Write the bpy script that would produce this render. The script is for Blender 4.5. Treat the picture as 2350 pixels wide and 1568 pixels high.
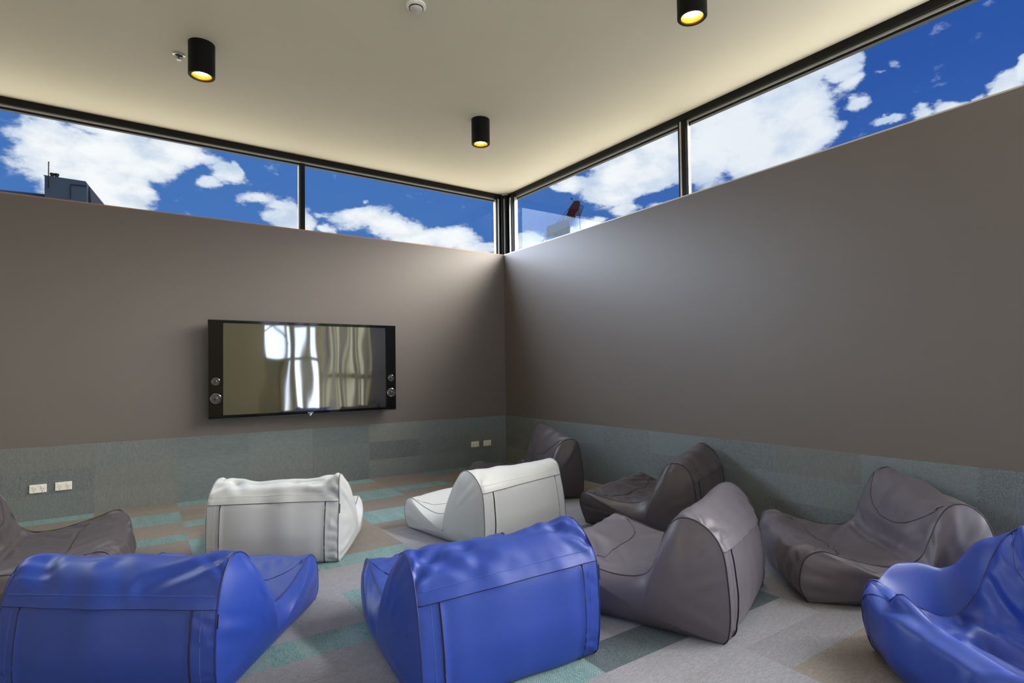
import bpy, bmesh, math, random
import numpy as np
from mathutils import Vector, Matrix

for o in list(bpy.data.objects):
    bpy.data.objects.remove(o)
SC = bpy.context.scene
COL = SC.collection
PI = math.pi

# ------------------------------------------------------------------ camera
FPX, YAW, PITCH, ROLL = 1271.92, 0.59361, 0.02425, -0.01349
CAM = Vector((-4.15568, -6.32567, 1.25))
cd = bpy.data.cameras.new('camera')
cam = bpy.data.objects.new('camera', cd)
COL.objects.link(cam)
cd.sensor_fit = 'HORIZONTAL'
cd.sensor_width = 36.0
cd.lens = FPX / 2350 * 36
cd.shift_y = 33.48 / 2350
cd.clip_end = 500
fwd = Vector((math.sin(YAW) * math.cos(PITCH), math.cos(YAW) * math.cos(PITCH), math.sin(PITCH)))
rgt = Vector((math.cos(YAW), -math.sin(YAW), 0))
up = rgt.cross(fwd)
r2 = rgt * math.cos(ROLL) + up * math.sin(ROLL)
u2 = -rgt * math.sin(ROLL) + up * math.cos(ROLL)
M = Matrix((r2, u2, -fwd)).transposed().to_4x4()
M.translation = CAM
cam.matrix_world = M
SC.camera = cam

# ------------------------------------------------------------------ colour management
SC.view_settings.view_transform = 'Standard'
SC.view_settings.look = 'None'
SC.view_settings.gamma = 1
SC.view_settings.use_curve_mapping = False
SC.view_settings.exposure = 0.0


def lin(*c):
    return tuple(((x / 255) / 12.92 if x / 255 <= .04045 else ((x / 255 + .055) / 1.055) ** 2.4) for x in c) + (1,)


class NT:
    """tiny node-graph helper"""
    def __init__(s, tree):
        s.t = tree
        s.n = tree.nodes
        s.l = tree.links

    def add(s, kind, **kw):
        nd = s.n.new(kind)
        for k, v in kw.items():
            setattr(nd, k, v)
        return nd

    def put(s, sock, v):
        if isinstance(v, bpy.types.NodeSocket):
            s.l.new(v, sock)
        else:
            sock.default_value = v

    def m(s, op, a, b=None, c=None, clamp=False):
        nd = s.add('ShaderNodeMath', operation=op, use_clamp=clamp)
        s.put(nd.inputs[0], a)
        if b is not None:
            s.put(nd.inputs[1], b)
        if c is not None:
            s.put(nd.inputs[2], c)
        return nd.outputs[0]

    def mix(s, f, a, b, blend='MIX'):
        nd = s.add('ShaderNodeMix', data_type='RGBA', blend_type=blend)
        s.put(nd.inputs[0], f)
        s.put(nd.inputs[6], a)
        s.put(nd.inputs[7], b)
        return nd.outputs[2]

    def ramp(s, f, lo, hi, smooth=True):
        nd = s.add('ShaderNodeMapRange', interpolation_type='SMOOTHSTEP' if smooth else 'LINEAR')
        s.put(nd.inputs[0], f)
        nd.inputs[1].default_value = lo
        nd.inputs[2].default_value = hi
        nd.inputs[3].default_value = 0
        nd.inputs[4].default_value = 1
        return nd.outputs[0]

    def noise(s, vec, scale, detail=2, rough=.5):
        nd = s.add('ShaderNodeTexNoise')
        s.put(nd.inputs['Vector'], vec)
        nd.inputs['Scale'].default_value = scale
        nd.inputs['Detail'].default_value = detail
        nd.inputs['Roughness'].default_value = rough
        return nd.outputs[0]

    def mapping(s, vec, sc=(1, 1, 1), loc=(0, 0, 0)):
        nd = s.add('ShaderNodeMapping')
        s.put(nd.inputs[0], vec)
        nd.inputs['Scale'].default_value = sc
        nd.inputs['Location'].default_value = loc
        return nd.outputs[0]


# ------------------------------------------------------------------ sky with clouds (in world directions)
W = bpy.data.worlds.new('sky')
SC.world = W
W.use_nodes = True
n = NT(W.node_tree)
n.n.clear()
tc = n.add('ShaderNodeTexCoord')
sep = n.add('ShaderNodeSeparateXYZ')
n.l.new(tc.outputs['Generated'], sep.inputs[0])
SX, SY, SZ = sep.outputs
AZ = n.m('MULTIPLY', n.m('ARCTAN2', SX, SY), 180 / PI)
EL = n.m('MULTIPLY', n.m('ARCSINE', SZ), 180 / PI)
# cloud masses: azimuth, elevation, half-width, half-height (degrees), weight
CLOUDS = [(-6.0, 17.9, 2.3, 1.9, 1.15), (-3.5, 16.8, 4.11, 2.81, 1.3), (-0.6, 18.4, 3.78, 2.53, 1.3), (2.6, 19.4, 3.03, 1.56, 1.1), (5.0, 19.1, 1.75, 0.79, 0.8), (0.4, 15.8, 1.59, 1.76, 1.0), (-2.1, 15.1, 3.33, 1.72, 1.1), (-2.4, 20.1, 2.7, 0.81, 1.0), (6.6, 18.0, 1.37, 1.17, 0.95), (5.7, 16.8, 0.99, 0.66, 0.75), (7.7, 18.7, 0.51, 0.81, 0.6), (9.7, 16.0, 1.9, 0.69, 0.65), (11.6, 15.4, 2.35, 0.71, 0.7), (12.2, 14.2, 2.17, 1.19, 1.15), (15.0, 15.2, 1.63, 0.32, 0.45), (15.2, 14.0, 0.81, 0.57, 0.8), (17.7, 15.2, 2.52, 0.81, 0.8), (19.8, 14.9, 3.22, 1.24, 1.1), (21.9, 14.4, 3.05, 1.17, 1.1), (24.5, 13.4, 2.65, 1.19, 1.0), (27.2, 13.3, 3.13, 1.2, 1.1), (29.6, 12.2, 2.03, 0.87, 1.0), (31.7, 12.4, 0.99, 0.61, 0.6), (19.0, 16.6, 0.51, 0.32, 0.5), (35.8, 13.0, 1.54, 1.21, 1.1), (37.5, 11.5, 2.7, 1.74, 1.1), (41.9, 14.5, 1.6, 0.76, 1.0), (41.2, 13.3, 2.67, 1.28, 1.1), (39.5, 18.2, 1.8, 0.57, 0.7), (41.3, 18.5, 2.67, 1.06, 1.0), (44.3, 17.5, 3.06, 1.83, 1.15), (46.6, 19.0, 4.71, 2.18, 1.25), (49.6, 21.1, 3.35, 2.67, 1.25), (45.4, 15.8, 1.74, 0.83, 0.8), (49.7, 15.9, 1.67, 0.41, 0.6), (53.7, 20.9, 3.58, 4.08, 1.3), (57.7, 21.5, 4.5, 3.94, 1.35), (61.4, 23.3, 3.88, 3.39, 1.3), (62.8, 20.6, 2.08, 1.75, 1.15), (64.3, 26.0, 2.35, 1.91, 1.15), (66.0, 24.9, 1.3, 1.27, 1.0), (58.8, 18.7, 4.41, 1.85, 1.2), (61.4, 19.8, 2.13, 1.79, 1.1), (66.7, 21.9, 1.03, 0.6, 0.75), (66.3, 23.5, 1.17, 0.65, 0.8), (69.6, 23.9, 0.48, 0.5, 0.5), (68.5, 23.6, 0.62, 0.25, 0.35), (68.3, 19.9, 0.99, 0.3, 0.7), (70.8, 20.0, 1.01, 0.58, 0.85), (72.8, 20.2, 1.64, 0.5, 0.85), (72.0, 19.3, 2.23, 0.64, 0.9), (74.5, 20.3, 0.79, 0.43, 0.8), (76.3, 20.4, 1.23, 0.77, 1.0), (77.3, 21.3, 0.6, 0.86, 0.9), (67.4, 27.7, 0.7, 0.42, 0.3), (72.5, 27.2, 0.84, 0.23, 0.3)]
HOLES = [(48.9, 16.6, 2.11, 0.73, 0.7), (39.9, 19.6, 1.35, 0.4, 0.3), (52.4, 16.8, 0.82, 0.4, 0.3), (0.2, 19.7, 0.44, 0.47, 0.6), (37.2, 17.9, 1.36, 0.74, 0.4)]
vec = n.mapping(tc.outputs['Generated'], (1, 1, 1.7))
warp = n.m('MULTIPLY', n.m('SUBTRACT', n.noise(vec, 9, 6, .6), .5), 5.0)
warp2 = n.m('MULTIPLY', n.m('SUBTRACT', n.noise(n.mapping(vec, loc=(3.1, 1.7, 5)), 9, 6, .6), .5), 3.6)
AZw = n.m('ADD', AZ, warp)
ELw = n.m('ADD', EL, warp2)
acc = None


def blob(b):
    a = n.m('DIVIDE', n.m('SUBTRACT', AZw, b[0]), b[2])
    e = n.m('DIVIDE', n.m('SUBTRACT', ELw, b[1]), b[3])
    d = n.m('SQRT', n.m('ADD', n.m('MULTIPLY', a, a), n.m('MULTIPLY', e, e)))
    return n.m('MULTIPLY', n.m('SUBTRACT', 1.34, d, clamp=True), b[4])


for b in CLOUDS:
    v = blob(b)
    acc = v if acc is None else n.m('MAXIMUM', acc, v)
for b in HOLES:
    acc = n.m('SUBTRACT', acc, blob(b))
fine = n.noise(vec, 26, 8, .62)
dens = n.m('ADD', acc, n.m('MULTIPLY', n.m('SUBTRACT', fine, .5), 1.5))
# ordinary scattered clouds elsewhere in the sky
away = n.ramp(n.m('ABSOLUTE', n.m('SUBTRACT', AZ, 32)), 46, 60)
scat = n.m('MULTIPLY', n.ramp(n.noise(vec, 3.5, 7, .6), .5, .62), away)
mask = n.m('MAXIMUM', n.ramp(dens, .14, .58), scat)
shade = n.ramp(n.noise(n.mapping(vec, loc=(.4, .2, .12)), 12, 5, .55), .22, .58)
thick = n.ramp(dens, .25, 1.15)
cl = n.mix(n.m('MULTIPLY', shade, n.m('ADD', n.m('MULTIPLY', thick, .6), .4)), lin(186, 206, 232), lin(251, 253, 255))
cl = n.mix(n.ramp(AZ, 38, 60), cl, n.mix(.28, cl, lin(186, 206, 236)))
deep = n.mix(n.ramp(AZ, 15, 66), lin(52, 104, 178), lin(22, 74, 162))
skyc = n.mix(n.ramp(EL, 11, 34), n.mix(.35, deep, lin(96, 140, 206)), deep)
vis = n.mix(mask, skyc, cl)
# unseen sky overhead boosted to light the room, warm sunlit roofs and ground below
hi = n.ramp(EL, 32, 50)
vis_hi = n.mix(hi, vis, (9., 10., 12., 1))


def fill_lobe(az, el, r0, r1):
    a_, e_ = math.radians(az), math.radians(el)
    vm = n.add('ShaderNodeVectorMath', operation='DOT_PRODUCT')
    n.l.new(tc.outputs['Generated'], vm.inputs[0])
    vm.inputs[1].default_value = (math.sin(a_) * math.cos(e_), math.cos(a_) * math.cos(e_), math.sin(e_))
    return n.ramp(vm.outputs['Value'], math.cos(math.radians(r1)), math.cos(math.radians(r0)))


# two unseen bright sky lobes added to light the walls through the windows
vis_hi = n.mix(fill_lobe(120, 33, 10, 33), vis_hi, (56., 53.5, 49., 1))
vis_hi = n.mix(fill_lobe(-50, 30, 8, 35), vis_hi, (19., 22., 27., 1))
gmask = n.ramp(EL, 3, -6)
ground = (2.35, 2.28, 1.95, 1)
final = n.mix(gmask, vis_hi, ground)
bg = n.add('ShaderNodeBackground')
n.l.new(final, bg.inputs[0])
bg.inputs[1].default_value = 1.0
wo = n.add('ShaderNodeOutputWorld')
n.l.new(bg.outputs[0], wo.inputs[0])


def area(name, loc, rot, sx, sy, power, col=(1, 1, 1), portal=False, spread=PI):
    d = bpy.data.lights.new(name, 'AREA')
    d.shape = 'RECTANGLE'
    d.size, d.size_y = sx, sy
    d.energy = power
    d.color = col
    d.spread = spread
    if portal:
        d.cycles.is_portal = True
    o = bpy.data.objects.new(name, d)
    COL.objects.link(o)
    o.location = loc
    o.rotation_euler = rot
    return o


# daylight of the full-height glazing behind the camera
area('daylight_right', (0.35, -7.35, 1.75), (0, PI / 2, 0), 3.2, 3.4, 330, (.62, .75, 1.0))
area('daylight_rear', (-.8, -9.40, 1.75), (PI / 2, 0, 0), 1.6, 3.2, 115, (.66, .78, 1.0))
area('daylight_rear_left', (-4.9, -9.40, 1.75), (PI / 2, 0, 0), 3.6, 2.8, 22, (.66, .74, 1.0))
area('daylight_portal_left', (-3.5, 0.26, 3.27), (-PI / 2, 0, 0), 7.4, .9, 10, portal=True)
area('daylight_portal_right', (0.26, -4.6, 3.22), (0, PI / 2, 0), .9, 9.4, 10, portal=True)

# ------------------------------------------------------------------ object helpers


def link(name, me, mat=None, parent=None, smooth=False):
    o = bpy.data.objects.new(name, me)
    COL.objects.link(o)
    if mat is not None and not me.materials:
        me.materials.append(mat)
    if parent is not None:
        o.parent = parent
    if smooth:
        for p in me.polygons:
            p.use_smooth = True
    return o


def raw(name, verts, faces, mat=None, parent=None, smooth=False):
    me = bpy.data.meshes.new(name)
    me.from_pydata([tuple(map(float, v)) for v in verts], [], [tuple(int(i) for i in f) for f in faces])
    me.update()
    return link(name, me, mat, parent, smooth)


def bobj(name, bm, mat=None, parent=None, smooth=False):
    me = bpy.data.meshes.new(name)
    bm.to_mesh(me)
    bm.free()
    return link(name, me, mat, parent, smooth)


def add_box(bm, x0, x1, y0, y1, z0, z1, bev=0.0):
    r = bmesh.ops.create_cube(bm, size=1)
    vs = r['verts']
    bmesh.ops.scale(bm, vec=(abs(x1 - x0), abs(y1 - y0), abs(z1 - z0)), verts=vs)
    bmesh.ops.translate(bm, vec=((x0 + x1) / 2, (y0 + y1) / 2, (z0 + z1) / 2), verts=vs)
    if bev:
        es = list({e for v in vs for e in v.link_edges})
        bmesh.ops.bevel(bm, geom=es, offset=bev, segments=2, profile=.5, affect='EDGES')


def box(name, x0, x1, y0, y1, z0, z1, mat, parent=None, bev=0.0):
    bm = bmesh.new()
    add_box(bm, x0, x1, y0, y1, z0, z1, bev)
    return bobj(name, bm, mat, parent)


def boxes(name, lst, mat, parent=None, bev=0.0):
    bm = bmesh.new()
    for b in lst:
        add_box(bm, *b, bev)
    return bobj(name, bm, mat, parent)


def lathe(name, prof, mat, parent=None, seg=48, axis='Z', smooth=True):
    vs, fs = [], []
    k = len(prof)
    for i in range(seg):
        a = 2 * PI * i / seg
        for r, z in prof:
            p = (r * math.cos(a), r * math.sin(a), z)
            if axis == 'Y':
                p = (p[0], p[2], p[1])
            vs.append(p)
    for i in range(seg):
        j = (i + 1) % seg
        for q in range(k - 1):
            fs.append((i * k + q, j * k + q, j * k + q + 1, i * k + q + 1))
    o = raw(name, vs, fs, mat, parent, False)
    bm = bmesh.new()
    bm.from_mesh(o.data)
    bmesh.ops.remove_doubles(bm, verts=bm.verts, dist=1e-6)
    bmesh.ops.recalc_face_normals(bm, faces=bm.faces)
    bm.to_mesh(o.data)
    bm.free()
    if smooth:
        for p in o.data.polygons:
            p.use_smooth = True
        o.data.set_sharp_from_angle(angle=math.radians(40))
    return o


def tube_mesh(paths, r, seg=8):
    """list of (points, closed) -> verts, faces of round tubes"""
    V, F = [], []
    for pts, closed in paths:
        P = np.asarray(pts, float)
        k = len(P)
        if closed:
            T = np.roll(P, -1, 0) - np.roll(P, 1, 0)
        else:
            T = np.gradient(P, axis=0)
        T /= np.linalg.norm(T, axis=1)[:, None] + 1e-12
        nrm = np.cross(T[0], (0, 0, 1))
        if np.linalg.norm(nrm) < .2:
            nrm = np.cross(T[0], (0, 1, 0))
        nrm /= np.linalg.norm(nrm)
        base = len(V)
        for i in range(k):
            nrm = nrm - T[i] * nrm.dot(T[i])
            nrm /= np.linalg.norm(nrm)
            b = np.cross(T[i], nrm)
            for s in range(seg):
                a = 2 * PI * s / seg
                V.append(P[i] + r * (math.cos(a) * nrm + math.sin(a) * b))
        for i in range(k if closed else k - 1):
            j = (i + 1) % k
            for s in range(seg):
                t = (s + 1) % seg
                F.append((base + i * seg + s, base + i * seg + t, base + j * seg + t, base + j * seg + s))
        if not closed:
            F.append(tuple(base + s for s in range(seg))[::-1])
            F.append(tuple(base + (k - 1) * seg + s for s in range(seg)))
    return V, F


def tubes(name, paths, r, mat, parent=None, seg=8):
    V, F = tube_mesh(paths, r, seg)
    return raw(name, V, F, mat, parent, True)


def thing(name, label, cat, loc=(0, 0, 0), rz=0.0, group=None):
    o = bpy.data.objects.new(name, None)
    COL.objects.link(o)
    o.empty_display_size = .1
    o.location = loc
    o.rotation_euler = (0, 0, rz)
    tag(o, label, cat, group)
    return o


def tag(o, label, cat, group=None):
    o['label'] = label
    o['category'] = cat
    if group:
        o['group'] = group
    return o


def struct(o, label=None):
    o['kind'] = 'structure'
    if label:
        o['label'] = label
    return o


def copy_tree(o, parent=None):
    c = o.copy()
    COL.objects.link(c)
    if parent is not None:
        c.parent = parent
    for ch in list(o.children):
        copy_tree(ch, c)
    return c


# ------------------------------------------------------------------ materials
def mat(name, col=(.5, .5, .5, 1), rough=.5, metal=0.0, spec=.5, emit=None, es=0.0):
    m = bpy.data.materials.new(name)
    m.use_nodes = True
    b = m.node_tree.nodes['Principled BSDF']
    b.inputs['Base Color'].default_value = col
    b.inputs['Roughness'].default_value = rough
    b.inputs['Metallic'].default_value = metal
    b.inputs['Specular IOR Level'].default_value = spec
    if emit:
        b.inputs['Emission Color'].default_value = emit
        b.inputs['Emission Strength'].default_value = es
    return m


def parts_of(m):
    t = NT(m.node_tree)
    return t, m.node_tree.nodes['Principled BSDF']


def bump(t, b, h, strength, dist):
    bp = t.add('ShaderNodeBump')
    bp.inputs['Strength'].default_value = strength
    bp.inputs['Distance'].default_value = dist
    t.l.new(h, bp.inputs['Height'])
    t.l.new(bp.outputs[0], b.inputs['Normal'])


def paint(name, c, rough=.5, spec=.4):
    m = mat(name, c, rough, 0, spec)
    t, b = parts_of(m)
    g = t.add('ShaderNodeNewGeometry').outputs['Position']
    v = t.noise(g, 1.3, 3, .5)
    c2 = tuple(x * .93 for x in c[:3]) + (1,)
    t.l.new(t.mix(v, c2, c), b.inputs['Base Color'])
    bump(t, b, t.noise(g, 260, 2, .5), .06, .001)
    return m


def vinyl(name, c, c2, rough=.42):
    m = mat(name, c, rough, 0, .5)
    t, b = parts_of(m)
    g = t.add('ShaderNodeTexCoord').outputs['Object']
    v = t.noise(g, 2.4, 3, .5)
    t.l.new(t.mix(v, c2, c), b.inputs['Base Color'])
    b.inputs['Sheen Weight'].default_value = .05
    b.inputs['Sheen Roughness'].default_value = .4
    h = t.m('ADD', t.m('MULTIPLY', t.noise(g, 700, 2, .5), .5), t.m('MULTIPLY', t.noise(g, 30, 3, .5), .8))
    bump(t, b, h, .10, .0015)
    return m


M_wall = paint('wall_paint', lin(107, 100, 96), .46, .45)
M_ceil = paint('ceiling_paint', lin(218, 210, 190), .75, .2)
M_rearwall = paint('rear_wall_paint', lin(206, 196, 156), .6, .3)
M_frame = mat('black_anodised_frame', lin(12, 12, 13), .5, .0, .2)
M_silver = mat('aluminium_bead', lin(176, 174, 166), .4, .5, .5)
M_sill = mat('sill_strip', lin(196, 188, 178), .4, .2, .5)
M_sill_left = mat('timber_sill_strip', lin(150, 112, 88), .5, .0, .4)
M_white = mat('white_plastic', lin(236, 234, 226), .35, 0, .5)
M_slot = mat('socket_slot', lin(60, 58, 58), .6)
M_black = mat('black_paint', lin(5, 5, 6), .5, 0, .2)
M_post = mat('olive_post', lin(176, 168, 134), .5)

M_BLUE = vinyl('blue_vinyl', lin(34, 65, 156), lin(29, 58, 147), .46)
M_WHITE = vinyl('pale_grey_vinyl', lin(194, 196, 198), lin(187, 190, 193), .42)
M_GREY = vinyl('dark_grey_vinyl', lin(99, 93, 104), lin(92, 87, 97), .45)
M_DARK = vinyl('charcoal_vinyl', lin(74, 67, 72), lin(68, 62, 67), .42)
P_BLUE = mat('blue_piping', lin(26, 40, 104), .35)
P_WHITE = mat('pale_piping', lin(120, 120, 124), .4)
P_GREY = mat('grey_piping', lin(44, 40, 46), .35)
P_DARK = mat('charcoal_piping', lin(30, 26, 28), .35)
M_zip = mat('dark_gap', lin(12, 12, 18), .6)
M_stitch = {'b': mat('blue_stitch', lin(74, 104, 184), .6), 'w': mat('pale_stitch', lin(214, 214, 212), .6), 'g': mat('grey_stitch', lin(112, 105, 112), .6)}
M_tag = mat('label_cloth', lin(14, 14, 16), .6)


def carpet(name, ca, cb, cspeck, speck, along='x', herring=0.0):
    """flat-woven carpet tile"""
    m = mat(name, ca, .86, 0, .35)
    t, b = parts_of(m)
    g = t.add('ShaderNodeNewGeometry').outputs['Position']
    att = t.add('ShaderNodeAttribute', attribute_name='tone').outputs['Fac']
    sc = {'x': (1, 6, 6), 'y': (6, 1, 6), 'z': (6, 6, 1)}[along]
    st = t.ramp(t.noise(t.mapping(g, sc), 26, 4, .7), .38, .62)
    base = t.mix(st, ca, cb)
    broad = t.ramp(t.noise(t.mapping(g, {'x': (.3, 3, 3), 'y': (3, .3, 3), 'z': (3, 3, .3)}[along]), 5, 3, .6), .3, .7)
    base = t.mix(t.m('MULTIPLY', broad, .8 if herring else .35), base, cb if not herring else ca)
    wv = t.ramp(t.noise(t.mapping(g, tuple(1 + .25 * q for q in sc)), 170, 2, .6), .35, .65)
    base = t.mix(t.m('MULTIPLY', wv, .35), base, tuple(x * .6 for x in cb[:3]) + (1,))
    if herring:
        s = t.add('ShaderNodeSeparateXYZ')
        t.l.new(g, s.inputs[0])
        zz = t.m('PINGPONG', s.outputs[0], .026)
        w = t.m('SINE', t.m('MULTIPLY', t.m('ADD', s.outputs[1], t.m('MULTIPLY', zz, 1.2)), 2 * PI / .0135))
        hz = t.ramp(w, -.1, .7)
        dark = tuple(x * .55 for x in cb[:3]) + (1,)
        base = t.mix(t.m('MULTIPLY', hz, herring), base, dark)
    sp = t.ramp(t.noise(t.mapping(g, tuple(.5 + .08 * q for q in sc)), 420, 1, .5), .60, .70)
    base = t.mix(t.m('MULTIPLY', sp, speck), base, cspeck)
    hsv = t.add('ShaderNodeHueSaturation')
    t.l.new(base, hsv.inputs['Color'])
    t.l.new(t.m('ADD', .90, t.m('MULTIPLY', att, .20)), hsv.inputs['Value'])
    t.l.new(hsv.outputs[0], b.inputs['Base Color'])
    bump(t, b, t.noise(g, 380, 2, .6), .5, .002)
    return m


C_grey = carpet('carpet_grey', lin(146, 146, 154), lin(127, 127, 136), lin(205, 208, 218), .5)
C_brown = carpet('carpet_taupe', lin(136, 128, 122), lin(118, 111, 106), lin(190, 184, 180), .4)
C_teal = carpet('carpet_teal', lin(142, 157, 160), lin(62, 126, 132), lin(206, 220, 222), .6, along='y', herring=.5)
C_dkteal = carpet('carpet_dark_teal', lin(92, 102, 108), lin(68, 86, 92), lin(176, 190, 196), .7, along='y', herring=.4)
B_a = carpet('band_weave_vertical', lin(128, 131, 132), lin(110, 119, 122), lin(190, 196, 200), .5, along='z')
B_b = carpet('band_weave_level', lin(123, 129, 131), lin(104, 116, 120), lin(182, 190, 195), .4, along='x')
B_c = carpet('band_weave_speckled', lin(116, 119, 121), lin(98, 106, 109), lin(205, 212, 216), .7, along='z')
B_d = carpet('band_weave_taupe', lin(125, 126, 124), lin(110, 115, 115), lin(188, 190, 190), .45, along='z')

# ------------------------------------------------------------------ room shell
ZS, ZB = 2.828, .63          # sill height, carpet band height


def ceil_z(x, y):
    return 3.687 + .00142 * (-x) - .01502 * (-y) * 1.0


XL, YR = -7.4, -9.2          # far left side and rear of the room


def tile_grid(name, cells, mats, cell_fn, thick_dir):
    """grid of carpet tiles as one mesh with per-tile material and tone"""
    V, F, MI, TN = [], [], [], []
    for quad, mi, tn in cells:
        b = len(V)
        V += quad
        F.append((b, b + 1, b + 2, b + 3))
        MI.append(mi)
        TN.append(tn)
    me = bpy.data.meshes.new(name)
    me.from_pydata(V, [], F)
    for m_ in mats:
        me.materials.append(m_)
    for p, mi in zip(me.polygons, MI):
        p.material_index = mi
    a = me.attributes.new('tone', 'FLOAT', 'FACE')
    for i, v in enumerate(TN):
        a.data[i].value = v
    me.update()
    return me


TX, TY = .64, .21
teal = {}
for c, rows in {7: (0, 5), 6: (2, 3, 6), 5: (0, 4, 7, 8, 17), 4: (12, 15, 16, 21), 3: (0, 3, 4, 7, 8, 13, 14), 2: (3, 8, 9), 1: (0, 5), 0: (12,)}.items():
    for r_ in rows:
        teal[(c, r_)] = 2
for k in ((3, 21), (2, 21), (1, 14), (1, 15), (0, 20)):
    teal[k] = 3
rnd = random.Random(5)
cells = []
for c in range(12):
    for r_ in range(45):
        x1 = -TX * c
        x0 = max(x1 - TX, XL - .2)
        if c == 0:
            x1 = .0
        y1 = -TY * r_
        y0 = y1 - TY
        mi = teal.get((c, r_))
        if mi is None:
            mi = 1 if ((r_ < 10) or (r_ < 13 and c > 3) or (r_ >= 24 and c < 3)) else 0
        cells.append(([(x0, y0, 0), (x1, y0, 0), (x1, y1, 0), (x0, y1, 0)], mi, rnd.random()))
me = tile_grid('floor', cells, [C_grey, C_brown, C_teal, C_dkteal], None, None)
struct(link('floor', me), 'grey carpet tile floor with scattered teal planks')

struct(box('wall_left', XL - .2, .2, 0, .2, 0, ZS - .012, M_wall), 'dark grey painted wall carrying the television')
struct(box('wall_right', 0, .2, -5.55, 0, 0, ZS - .012, M_wall), 'dark grey painted wall on the right')
# continuing low wall head above the full-height glazing behind the camera
struct(box('wall_side', XL - .2, XL, YR, 0, 0, 3.9, M_rearwall))
struct(boxes('wall_rear', [(XL - .2, -6.7, YR - .2, YR, 0, 3.9), (-6.7, -3.1, YR - .2, YR, 0, .3), (-6.7, .2, YR - .2, YR, 3.2, 3.9), (-3.1, -1.6, YR - .2, YR, 0, 3.3)], M_rearwall))


def band(name, horiz, length, seed, label):
    rr_ = random.Random(seed)
    cs = []
    th = .010
    kinds = {}
    for c in range(int(length / TX) + 1):
        for r_ in range(3):
            s0 = -TX * c
            s1 = max(s0 - TX, -length)
            z0, z1 = TY * r_, TY * (r_ + 1)
            q = rr_.random()
            mi = 0 if q < .34 else 1 if q < .58 else 2 if q < .8 else 3
            if horiz == 'x':
                quad = [(s1, -th, z0), (s0, -th, z0), (s0, -th, z1), (s1, -th, z1)]
            else:
                quad = [(-th, s0, z0), (-th, s1, z0), (-th, s1, z1), (-th, s0, z1)]
            cs.append((quad, mi, rr_.random()))
        # top edge
        if horiz == 'x':
            quad = [(s1, -th, ZB), (s0, -th, ZB), (s0, 0, ZB), (s1, 0, ZB)]
        else:
            quad = [(-th, s0, ZB), (-th, s1, ZB), (0, s1, ZB), (0, s0, ZB)]
        cs.append((quad, 2, .95))
    me = tile_grid(name, cs, [B_a, B_b, B_c, B_d], None, None)
    return struct(link(name, me), label)


band('baseboard_left', 'x', 7.4, 11, 'knee-high carpet tile band along the television wall')
band('baseboard_right', 'y', 5.55, 23, 'knee-high carpet tile band along the right wall')

# ceiling: gently falling plane that runs out over the window frames
bm = bmesh.new()
cx0, cx1, cy0, cy1 = XL - .2, .16, YR - .2, .16
low = [bm.verts.new((x, y, ceil_z(x - .113, y - .113))) for x, y in ((cx0, cy0), (cx1, cy0), (cx1, cy1), (cx0, cy1))]
hiv = [bm.verts.new((v.co.x, v.co.y, v.co.z + .3)) for v in low]
bm.faces.new(low[::-1])
bm.faces.new(hiv)
for i in range(4):
    j = (i + 1) % 4
    bm.faces.new((low[i], low[j], hiv[j], hiv[i]))
struct(bobj('ceiling', bm, M_ceil), 'plain cream plasterboard ceiling')

# ------------------------------------------------------------------ clerestory windows
def glass_mat():
    m = bpy.data.materials.new('window_glass')
    m.use_nodes = True
    t = NT(m.node_tree)
    t.n.clear()
    tr = t.add('ShaderNodeBsdfTransparent')
    tr.inputs[0].default_value = (.97, .985, .98, 1)
    gl = t.add('ShaderNodeBsdfGlossy')
    gl.inputs['Roughness'].default_value = 0.0
    lw = t.add('ShaderNodeLayerWeight')
    fac = t.m('ADD', .010, t.m('MULTIPLY', t.m('POWER', lw.outputs['Facing'], 5.0), .5))
    mx = t.add('ShaderNodeMixShader')
    t.l.new(fac, mx.inputs[0])
    t.l.new(tr.outputs[0], mx.inputs[1])
    t.l.new(gl.outputs[0], mx.inputs[2])
    out = t.add('ShaderNodeOutputMaterial')
    t.l.new(mx.outputs[0], out.inputs[0])
    return m


M_glass = glass_mat()
FO = .113        # inner face of the window frame beyond the wall face
FD = .07         # frame depth


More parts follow.
